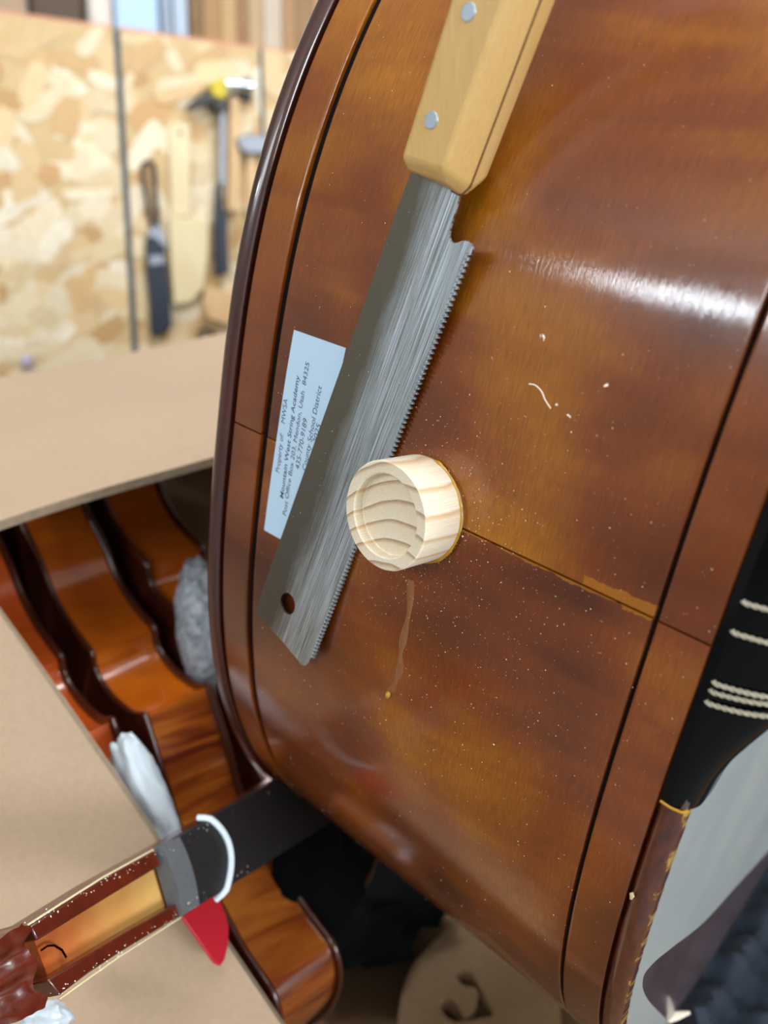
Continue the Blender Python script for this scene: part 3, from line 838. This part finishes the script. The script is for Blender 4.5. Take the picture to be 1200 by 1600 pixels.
# ------------------------------------------------------------------ neck with open pegbox in front
nb0 = c2w(((268-600)/F*.292, (1376-800)/F*.292, .292)); nb1 = at(70, 1492, .262); fb1 = at(416, 1283, .378)
nx = unit(nb1-fb1); acrs = at(290, 1425, .292)-at(247, 1325, .292); acrs = unit(acrs-nx*np.dot(acrs, nx)); nz = np.cross(nx, acrs)
if np.dot(nz, CAMP-nb0) < 0: nz = -nz
def NK(x, y, z): return nb0+x*nx+y*acrs+z*nz
def to_nk(px, py, z=0.):
    q = on_plane(px, py, nb0+z*nz, nz)-nb0
    return np.dot(q, nx), np.dot(q, acrs)
nk = tag(empty('violin_neck', NK(.02, 0, -.012)), 'dark red violin neck with open pegbox and black fingerboard over the box flap', 'violin neck')
fr = (nb0, nx, acrs, nz)
wall_u = [to_nk(*q) for q in ((243, 1328), (163, 1373), (100, 1413), (47, 1447), (58, 1470), (110, 1438), (180, 1395), (252, 1352))]
wall_l = [to_nk(*q) for q in ((285, 1429), (235, 1460), (187, 1489), (140, 1520), (93, 1556), (74, 1531), (130, 1497), (200, 1455), (279, 1410))]
prism(wall_u, fr, -.014, .0, 'pegbox_wall', MAT['neckred'], nk, bevel=.0006)
prism(wall_l, fr, -.014, .0, 'pegbox_wall', MAT['neckred'], nk, bevel=.0006)
flr = [to_nk(*q, -.006) for q in ((238, 1340), (150, 1392), (48, 1455), (78, 1535), (180, 1480), (288, 1420))]
tag(prism(flr, fr, -.014, -.006, 'pegbox_floor', MAT['channel'], nk), 'bare orange-tan wood inside the pegbox')
# pale plaster-like edging under the lower wall and rim slivers
for ln in (((250, 1345), (110, 1432)), ((282, 1414), (90, 1533))):
    a_, b_ = to_nk(*ln[0]), to_nk(*ln[1])
    tag(tube('bare_edge', [NK(*a_, -.0052), NK((a_[0]+b_[0])/2, (a_[1]+b_[1])/2, -.0052), NK(*b_, -.0052)], .0007, MAT['dust'], nk, 6), 'pale bare edge inside the pegbox')
for ln in (((243, 1327), (163, 1371), (100, 1411), (47, 1445)), ((287, 1432), (190, 1494), (97, 1560))):
    tag(tube('worn_rim', [NK(*to_nk(*q), -.0012) for q in ln], .00035, MAT['palewood'], nk, 6), 'worn pale outer edge of the pegbox')
# scroll (volute) at the far end of the pegbox
sc0 = to_nk(62, 1500); spine = []
for k in range(46):
    u = k/45; th = u*2.4*2*math.pi/1.6; r = .017*(1-u*.78)
    spine.append((sc0[0]+.018+r*math.sin(th)*.95, r*math.cos(th)-.017, .0105*(1-u*.15)))
P = []; fw = .0098
for x, z, hw_ in spine:
    for y, zz in ((-1, .0), (-.55, .0016), (-.5, -.0016), (0, .001), (.5, -.0016), (.55, .0016), (1, .0), (.8, -.006), (-.8, -.006)):
        c = V3(sc0[0]+.018, 0, -.017); rad = unit(V3(x-c[0], 0, z-c[2]))
        p = V3(x, sc0[1]+y*hw_*1.12, z)+rad*zz; P.append(NK(*p))
mk('scroll', P, grid_faces(len(spine), 9, False, True)+[tuple(range(9)), tuple((len(spine)-1)*9+k for k in range(8, -1, -1))], MAT['neckred'], nk, smooth=50)
thr_c = to_nk(42, 1520)
def throat():
    from mathutils import noise as mn
    P = []; nu_, nv_ = 40, 26; L0, L1_ = sc0[0]+.0015, sc0[0]+.03
    for i in range(nu_+1):
        u = i/nu_; x = L0+(L1_-L0)*u
        for j in range(nv_+1):
            v = -1+2*j/nv_; wd_ = .0118*(1-.25*u)
            jag = .0045*mn.noise(Vector((v*3.1, 2.2, 0)))*max(0, 1-u*4)
            z = .0005-.0045*math.exp(-((v-.3)/.22)**2)*(.4+u)-.0045*math.exp(-((v+.42)/.2)**2)*(.4+u)+.0006*mn.noise(Vector((u*5, v*4, 1)))-.004*u*u
            P.append(NK(x+jag, v*wd_+.0008*mn.noise(Vector((u*8, v, 3)))+sc0[1]*0, z))
    n_ = (nu_+1)*(nv_+1)
    for i in range(nu_+1):
        for j in range(nv_+1):
            u = i/nu_; v = -1+2*j/nv_
            P.append(NK(L0+(L1_-L0)*u, v*.0112*(1-.25*u), -.017))
    g_ = grid_faces(nu_+1, nv_+1)
    R_ = [j for j in range(nv_+1)]+[i*(nv_+1)+nv_ for i in range(1, nu_+1)]+[nu_*(nv_+1)+j for j in range(nv_-1, -1, -1)]+[i*(nv_+1) for i in range(nu_-1, 0, -1)]
    return mk('scroll_throat', P, g_+[tuple(i+n_ for i in reversed(q)) for q in g_]+[(R_[k], R_[(k+1) % len(R_)], R_[(k+1) % len(R_)]+n_, R_[k]+n_) for k in range(len(R_))], MAT['neckred'], nk, smooth=60)
throat()
# nut and fingerboard
def strip_(name, x0, x1, w0, w1, z0, z1, mat, nseg=12, arch=.0016):
    P = []
    for x, w_ in ((x0, w0), (x0*.5+x1*.5, w0*.5+w1*.5), (x1, w1)):
        for k in range(nseg+1):
            y = -1+2*k/nseg; P.append(NK(x, y*w_, z1+arch*(1-y*y)))
        P += [NK(x, w_, z0), NK(x, -w_, z0)]
    m_ = nseg+3
    return mk(name, P, grid_faces(3, m_, False, True)+[tuple(range(m_)), tuple(2*m_+k for k in range(m_-1, -1, -1))], mat, nk, smooth=40)
wn = abs(to_nk(290, 1427)[1]-to_nk(247, 1327)[1])/2
tag(strip_('nut', .0012, -.0085, wn, wn*1.02, -.004, .0012, MAT['nut']), 'dusty grey nut')
strip_('fingerboard', -.0085, -.17, wn*1.02, wn*1.38, -.004, .0014, MAT['board'])
strip_('neck_shaft', .0, -.13, wn*.92, wn*1.15, -.018, -.004, MAT['neckred'], arch=0)
cen_ = to_nk(332, 1336)[0]
bp = []
for k in range(30):
    u = -1.12+2.24*k/29; bp.append(NK(cen_-.006*(1-u*u)+.0015*u, u*wn*1.1, .0024+.0014*(1-u*u)-.008*max(0, abs(u)-1.0)*8*.5))
tag(tube('white_band', bp, .0012, MAT['band'], nk, 8), 'white band wrapped across the fingerboard')
tag(tube('string_end', [NK(*to_nk(*q, -.005), -.005+.0012) for q in ((60, 1486), (70, 1479), (80, 1478), (92, 1485), (99, 1497))], .00035, MAT['ebony'], nk, 5), 'dark curl of broken string')
def g_neck():
    x = random.uniform(.0, .06) if random.random() < .5 else random.uniform(-.07, 0)
    y = random.choice((-1, 1))*random.uniform(.78, 1)*wn if x > 0 else random.uniform(-1, 1)*wn
    return NK(x, y, .0003 if x > 0 else .0020), nz, .00012+.00025*random.random()**2
specks(240, g_neck, 'white_specks', 'white flecks on the pegbox and fingerboard', nk)
# red plastic tag under the neck
fr2 = (nb0, nx, acrs, nz)
tp = [to_nk(*q, -.0148) for q in ((285, 1432), (338, 1392), (350, 1420), (358, 1447), (357, 1475), (351, 1500), (345, 1509), (336, 1505))]
tag(prism(tp, fr2, -.0160, -.0148, 'red_tag', MAT['red'], None, bevel=.0003), 'red plastic tag sticking out below the fingerboard over the flap', 'tag')

# ------------------------------------------------------------------ other things in and by the box
def lump(name, label, cat, c, r, mat, amp=.25, freq=3., axes=(V3(1, 0, 0), V3(0, 1, 0), V3(0, 0, 1)), sub=4, seed=0):
    from mathutils import noise as mn
    bm = bmesh.new(); bmesh.ops.create_icosphere(bm, subdivisions=sub, radius=1)
    P = []
    for v in bm.verts:
        q = v.co; k = 1+amp*mn.noise(q*freq+Vector((seed, seed*2, 0)))+amp*.4*mn.noise(q*freq*3)
        P.append(c+sum(r[i]*q[i]*k*axes[i] for i in range(3)))
    f = [tuple(v.index for v in g.verts) for g in bm.faces]; bm.free()
    return tag(mk(name, P, f, mat), label, cat)
cax = (c2wd((1, 0, 0)), c2wd((0, 1, 0)), c2wd((0, 0, 1)))
lump('felt_bundle', 'fuzzy grey felt bundle wedged between the violins and the bass edge', 'felt bundle', at(318, 985, .425), (.013, .036, .018), MAT['felt'], .12, 3, (cax[0], unit(cax[1]+.12*cax[0]), cax[2]), 4)
lump('plastic_bag', 'crumpled white plastic bag stuffed between the near flap and a violin', 'plastic bag', at(228, 1245, .352), (.0095, .030, .008), MAT['bag'], .28, 1.5, (c2wd(unit(V3(.87, -.46, 0))), c2wd(unit(V3(.46, .87, -.16))), cax[2]), 4, 3)
lump('black_cloth', 'black cloth hanging in the shade under the lower bass edge', 'cloth', at(480, 1350, .400), (.029, .042, .016), MAT['cloth'], .3, 2., cax, 4, 11)
lump('plastic_bag', 'small clear plastic bag under the violin scroll', 'plastic bag', at(72, 1592, .292), (.009, .006, .004), MAT['bag'], .3, 1.7, cax, 4, 5)
lump('black_cloth', 'crumpled black cloth in the dark bottom of the box', 'cloth', V3(-.035, .50, TZ+.032), (.075, .07, .022), MAT['cloth'], .4, 3, sub=4)
# bare spruce violin top lying on the box bottom
g = V3(0, 0, TZ+.005); up_ = V3(0, 0, 1)
sp = lambda px, py: on_plane(px, py, V3(0, 0, TZ+.0175), up_)[:2]
edge = [sp(*q) for q in ((620, 1640), (622, 1590), (630, 1545), (645, 1510), (665, 1485), (690, 1460), (730, 1440), (790, 1440), (840, 1480), (870, 1540), (880, 1640))]
edge = [tuple(q) for q in catmull([V3(*q, 0) for q in edge], 5)[:, :2]]
def ell(px, py, rx, ry, rot=0, n=14):
    return [sp(px+rx*math.cos(t)*math.cos(rot)-ry*math.sin(t)*math.sin(rot), py+rx*math.cos(t)*math.sin(rot)+ry*math.sin(t)*math.cos(rot)) for t in np.linspace(0, 2*math.pi, n, endpoint=False)]
fh = [sp(*q) for q in ((713, 1524), (720, 1515), (731, 1516), (740, 1525), (746, 1535), (752, 1545), (762, 1565), (771, 1586), (755, 1590), (735, 1594), (715, 1597), (700, 1592), (690, 1580), (687, 1567), (694, 1558), (704, 1560), (713, 1569), (720, 1581), (727, 1586), (738, 1578), (745, 1566), (747, 1552), (742, 1543), (732, 1542), (720, 1537))]
fh = [tuple(q) for q in catmull([V3(*q, 0) for q in fh], 3, True)[:, :2]]
tag(prism(edge, (V3(0, 0, TZ+.0045), V3(1, 0, 0), V3(0, 1, 0), up_), .004, .013, 'spruce_violin_top', MAT['pale'], None, holes=[fh]), 'bare wooden violin top with a curled sound hole, on the box bottom', 'violin top')
# egg-crate foam pad
fx0, fx1, fy0, fy1 = .15, .75, .26, 1.1; fz = TZ+.052
nu, nv = 120, 150; P = []
for i in range(nu+1):
    for j in range(nv+1):
        x = fx0+(fx1-fx0)*i/nu; y = fy0+(fy1-fy0)*j/nv
        edge_ = i in (0, nu) or j in (0, nv)
        z = fz+.007*math.sin(x*190)*math.sin(y*170)+.003*math.sin(x*77+y*91)
        P.append(V3(x, y, TZ+.002 if edge_ else z))
P.append(V3(0, 0, 0)); P.pop()
f = grid_faces(nu+1, nv+1); R = [j for j in range(nv+1)]+[i*(nv+1)+nv for i in range(1, nu+1)]+[nu*(nv+1)+j for j in range(nv-1, -1, -1)]+[i*(nv+1) for i in range(nu-1, 0, -1)]
f.append(tuple(R[::-1]))
tag(mk('foam_pad', P, f, MAT['foam']), 'black egg-crate foam pad on the table under the bass', 'foam pad')

# ------------------------------------------------------------------ OSB tool board
wa, wb = at(0, 20, 1.32), at(450, 82, 1.507)
wx = unit((wb-wa)*V3(1, 1, 0)); wz = V3(0, 0, 1); wy = np.cross(wx, wz)
if np.dot(wy, CAMP-wa) < 0: wy = -wy                        # towards us
WO = V3(wa[0], wa[1], 0); WTOP = wa[2]
def wuv(px, py, off=0.):
    q = on_plane(px, py, WO+wy*off, wy)-WO
    return np.array((np.dot(q, wx), q[2]))
wf = (WO, wx, wz, wy)
tbd = tag(empty('tool_board', WO+wx*.2), 'tall board of three OSB panels with tools hung on it', 'board')
s1, s2 = wuv(196, 290)[0], wuv(409, 140)[0]
strand_cols = ['#e2d0ac', '#dcc69c', '#e4d5b6', '#d6b88c', '#cda878', '#e2d0ae', '#dac096', '#e8dabd', '#c39a68', '#decaa4', '#e8dec8']
for (u0, u1) in ((-.75, s1-.0055), (s1+.0055, s2-.004), (s2+.004, .95)):
    pn = mk('osb_panel', [WO+u*wx+z*wz+y*wy for y in (-.015, 0) for z in (.02, WTOP) for u in (u0, u1)], [(0, 1, 3, 2), (4, 6, 7, 5), (0, 4, 5, 1), (2, 3, 7, 6), (0, 2, 6, 4), (1, 5, 7, 3)], MAT['osb'], tbd, col=[hexc('#cbae80')]*8)
    P, f, cc = [], [], []
    nst = int((u1-u0)*560)
    for k in range(nst):
        cu, cz = random.uniform(u0, u1), random.uniform(.95, WTOP)
        L_, w_ = random.uniform(.05, .12), random.uniform(.018, .05); an = random.uniform(0, math.pi) if random.random() < .5 else random.gauss(.35, .4)
        n_ = 8; o = len(P); y = .0004+.0012*random.random(); c = hexc(random.choice(strand_cols)); v_ = random.uniform(.9, 1.06)
        ok = []
        for j in range(n_):
            t = 2*math.pi*j/n_+.3; rr_ = random.uniform(.78, 1.12)
            x_, z_ = L_*.5*rr_*math.copysign(abs(math.cos(t))**.6, math.cos(t)), w_*rr_*.5*math.copysign(abs(math.sin(t))**.6, math.sin(t))
            uu, zz = cu+x_*math.cos(an)-z_*math.sin(an), cz+x_*math.sin(an)+z_*math.cos(an)
            uu = min(max(uu, u0), u1); zz = min(zz, WTOP)
            P.append(WO+uu*wx+zz*wz+wy*y); cc.append((c[0]*v_, c[1]*v_, c[2]*v_, 1))
        P.append(WO+min(max(cu, u0), u1)*wx+cz*wz+wy*(y+.0003)); cc.append((c[0]*v_, c[1]*v_, c[2]*v_, 1))
        f += [(o+j, o+(j+1) % n_, o+n_) for j in range(n_)]
    tag(mk('wood_strands', P, f, MAT['osb'], pn, col=cc, smooth=5), kind='stuff')
    box('board_edge', WO+wx*(u0+u1)/2+wz*(WTOP+.002)-wy*.0075, wx*(u1-u0)/2, wy*.0078, wz*.002, MAT['osb_edge'], tbd)
for s__, w_ in ((s1, .010), (s2, .007)):
    mk('seam_backing', [WO+u*wx+z*wz+y*wy for y in (-.0155, -.0008) for z in (.02, WTOP) for u in (s__-w_/2, s__+w_/2)], [(0, 1, 3, 2), (4, 6, 7, 5), (0, 4, 5, 1), (2, 3, 7, 6), (0, 2, 6, 4), (1, 5, 7, 3)], MAT['dark'], tbd)
def poly_w(pxs, off=0.): return [wuv(*q, off) for q in pxs]
def tpr(name, pxs, h0, h1, mat, parent, bevel=.001): return prism(poly_w(pxs, h1), wf, h0, h1, name, mat, parent, bevel=bevel)
def thing(name, px, py, label, cat, group=None):
    q = wuv(px, py); return tag(empty(name, WO+q[0]*wx+q[1]*wz+wy*.004), label, cat, group)
# loop-handled tool with dark blue body
t = thing('looped_tool', 248, 525, 'navy-bodied tool with a long steel loop, hung left of the pale paddle', 'tool')
lp = [wuv(*q, .01) for q in ((240, 368), (233, 330), (226, 290), (223, 264), (227, 254), (235, 253), (241, 262), (243, 300), (247, 340), (249, 370))]
tag(tube('loop', catmull([WO+q[0]*wx+q[1]*wz+wy*.01 for q in lp], 5), .0034, MAT['navy'], t, 8), 'dark steel loop')
tpr('clamp', ((232, 358), (248, 352), (258, 372), (260, 392), (240, 396), (230, 380)), .003, .018, MAT['gsteel'], t)
tpr('body', ((229, 372), (240, 368), (258, 385), (264, 440), (269, 512), (258, 520), (238, 526), (235, 470), (230, 420)), .0005, .022, MAT['navy'], t, .003)
tpr('label_patch', ((232, 400), (256, 398), (258, 412), (234, 415)), .0215, .0228, MAT['gsteel'], t)
# pale paddle
t = thing('wooden_paddle', 295, 470, 'pale wooden paddle with a long flat handle hung on the OSB', 'paddle')
tpr('handle', ((264, 195), (280, 189), (297, 192), (297, 250), (297, 338), (267, 338), (266, 260)), .0008, .012, MAT['palewood'], t)
tpr('blade', ((265, 338), (326, 343), (326, 400), (318, 450), (300, 472), (272, 476), (268, 420)), .0006, .02, MAT['palewood'], t, .002)
tag(disc('hang_hole', WO+wuv(281, 208, .012)[0]*wx+wuv(281, 208, .012)[1]*wz+wy*.0118, wy, .0035, .0005, MAT['dark'], t, 14), 'dark hanging hole')
# claw hammer
t = thing('claw_hammer', 347, 430, 'claw hammer with yellow collar, steel shaft and navy rubber grip', 'hammer', 'hammers hung on the tool board')
tpr('shaft', ((344, 170), (353, 170), (353, 290), (343, 290)), .02, .03, MAT['gsteel'], t)
tpr('grip', ((341, 283), (347, 283), (350, 325), (356, 332), (356, 380), (359, 427), (340, 432), (338, 380), (338, 330)), .012, .036, MAT['navy'], t, .003)
tpr('claw', ((336, 135), (320, 143), (306, 152), (292, 166), (296, 171), (318, 164), (340, 160)), .014, .034, MAT['dsteel'], t, .002)
tpr('collar', ((329, 128), (340, 122), (355, 124), (355, 148), (352, 156), (332, 150)), .010, .040, MAT['yellow'], t, .003)
tpr('cheek', ((330, 148), (358, 146), (358, 168), (350, 175), (338, 172)), .012, .036, MAT['dsteel'], t, .002)
a_ = wuv(352, 130, .025); b_ = wuv(394, 134, .025)
pth = [WO+(a_*(1-k)+b_*k)[0]*wx+(a_*(1-k)+b_*k)[1]*wz+wy*.025 for k in (0, .5, .62, .7, .72, 1)]
tube('poll', pth, [.007, .007, .0075, .011, .012, .0115], MAT['chrome'], t, 18)
# ash-handled hammer behind it
t = thing('ash_hammer', 367, 335, 'hammer with pale ash handle and dark head just right of the claw hammer', 'hammer', 'hammers hung on the tool board')
tpr('handle', ((360, 150), (374, 152), (377, 240), (373, 332), (356, 330), (358, 240)), .0008, .018, MAT['handlewood'], t, .003)
tpr('head', ((376, 141), (394, 145), (394, 158), (377, 157), (360, 154), (360, 142)), .0006, .0095, MAT['dsteel'], t, .002)
# small hammer half behind the bass
t = thing('cross_peen_hammer', 395, 330, 'grey-headed hammer half hidden by the edge of the bass', 'hammer', 'hammers hung on the tool board')
tpr('head', ((371, 214), (390, 209), (430, 212), (430, 236), (410, 241), (384, 240), (374, 230)), .004, .03, MAT['gsteel'], t, .003)
tpr('handle', ((386, 238), (402, 238), (404, 335), (384, 335)), .0008, .016, MAT['handlewood'], t, .003)
# flat saw / blade hung behind the hammers, seen as a brown blade
tag(tpr('scraper_blade', ((238, 141), (300, 131), (326, 128), (325, 138), (300, 150), (262, 163), (246, 160)), .0005, .004, MAT['handlewood'], None, .0008), 'thin tan wooden blade lying behind the claw hammer head', 'blade')
# ledge block, cable clip and a small purple cap low on the board
tag(tpr('wood_ledge', ((322, 448), (372, 458), (372, 512), (326, 498), (318, 470)), .0005, .03, MAT['handlewood'], None, .002), 'small wooden ledge on the board under the hammers', 'ledge')
a_ = wuv(321, 522, .01)
cp_ = [WO+(a_[0]+.012*math.cos(q))*wx+(a_[1]+.009*math.sin(q))*wz+wy*.008 for q in np.linspace(0, 2*math.pi*1.0, 18, endpoint=False)]
tag(tube('wire_loop', cp_, .0028, MAT['dsteel'], None, 7, True), 'small dark wire loop low on the board right of the navy tool', 'wire loop')
a_ = wuv(42, 565, .008)
tag(mk('bottle_cap', *blob(WO+a_[0]*wx+a_[1]*wz+wy*.0085, (.011, .008, .012), (wx, wy, wz)), plain('mauve_plastic', '#b3a6b8', .5)), 'small mauve cap stuck low on the board at its left', 'cap')
# shelf behind the board's top, with what stands on it
shy = -.14
tag(box('shelf_plank', WO+wx*.15+wz*(WTOP-.03)+wy*(shy+.02), wx*.95, wy*.10, wz*.012, MAT['handlewood']), 'long plank shelf behind the top of the tool board', 'shelf')
SZ = WTOP-.018
def su(px): return wuv(px, 40, shy)[0]
def stand(name, x0, x1, hgt, mat, label, cat, group=None, dep=.03, off=shy, bev=.003):
    u0, u1 = wuv(x0, 40, off)[0], wuv(x1, 40, off)[0]
    return tag(box(name, WO+wx*(u0+u1)/2+wz*(SZ+hgt/2)+wy*(off-dep), wx*(u1-u0)/2, wy*dep, wz*hgt/2, mat, bevel=bev), label, cat, group)
stand('cardboard_carton', -60, 42, .3, MAT['card'], 'tan carton at the left end of the shelf', 'carton')
stand('tool_case', 48, 134, .3, plain('dark_brown_case', '#4a3727', .6, .3, 20), 'dark brown case on the shelf right of the tan carton', 'case', bev=.01)
stand('white_jug', 138, 179, .3, plain('off_white_jug', '#cfc6bd', .5, .1, 20), 'off-white jug on the shelf beside the pale blue bin', 'jug', bev=.012)
stand('blue_bin', 181, 250, .3, plain('pale_blue_bin', '#a9c4e4', .5, .04, 20), 'pale blue plastic bin on the shelf', 'bin', bev=.006)
stand('metal_post', 253, 270, .3, plain('dull_post', '#8694a4', .4, .1, 20), 'narrow grey metal post right of the blue bin', 'post', dep=.02)
stand('metal_sheet', 272, 294, .3, plain('blue_grey_panel', '#a3b3c6', .4, .1, 20), 'blue-grey metal sheet between the post and the boards', 'metal sheet', dep=.02)
bc = ['#6e5238', '#a07a52', '#b8976c', '#8c6744', '#b39a78', '#c3b6a8', '#a37f5c', '#8f7150', '#b08c60']
xs = [296, 318, 346, 371, 388, 412, 441, 463, 490, 520]
nm_ = ['darkest brown', 'mid brown', 'light tan', 'chestnut brown', 'sandy', 'greyish white', 'reddish tan', 'walnut', 'honey']
for k in range(9):
    c = bc[k]
    stand('board', xs[k]+.6, xs[k+1]-.6, .35+.02*(k % 3), wood('rough_board_%s' % nm_[k].replace(' ', '_'), (c, c, '#a68a66'), .8, (60, 60, 5)),
          '%s rough board standing in the row at the right of the shelf' % nm_[k], 'board', 'rough boards on the shelf', dep=.012, bev=.001)
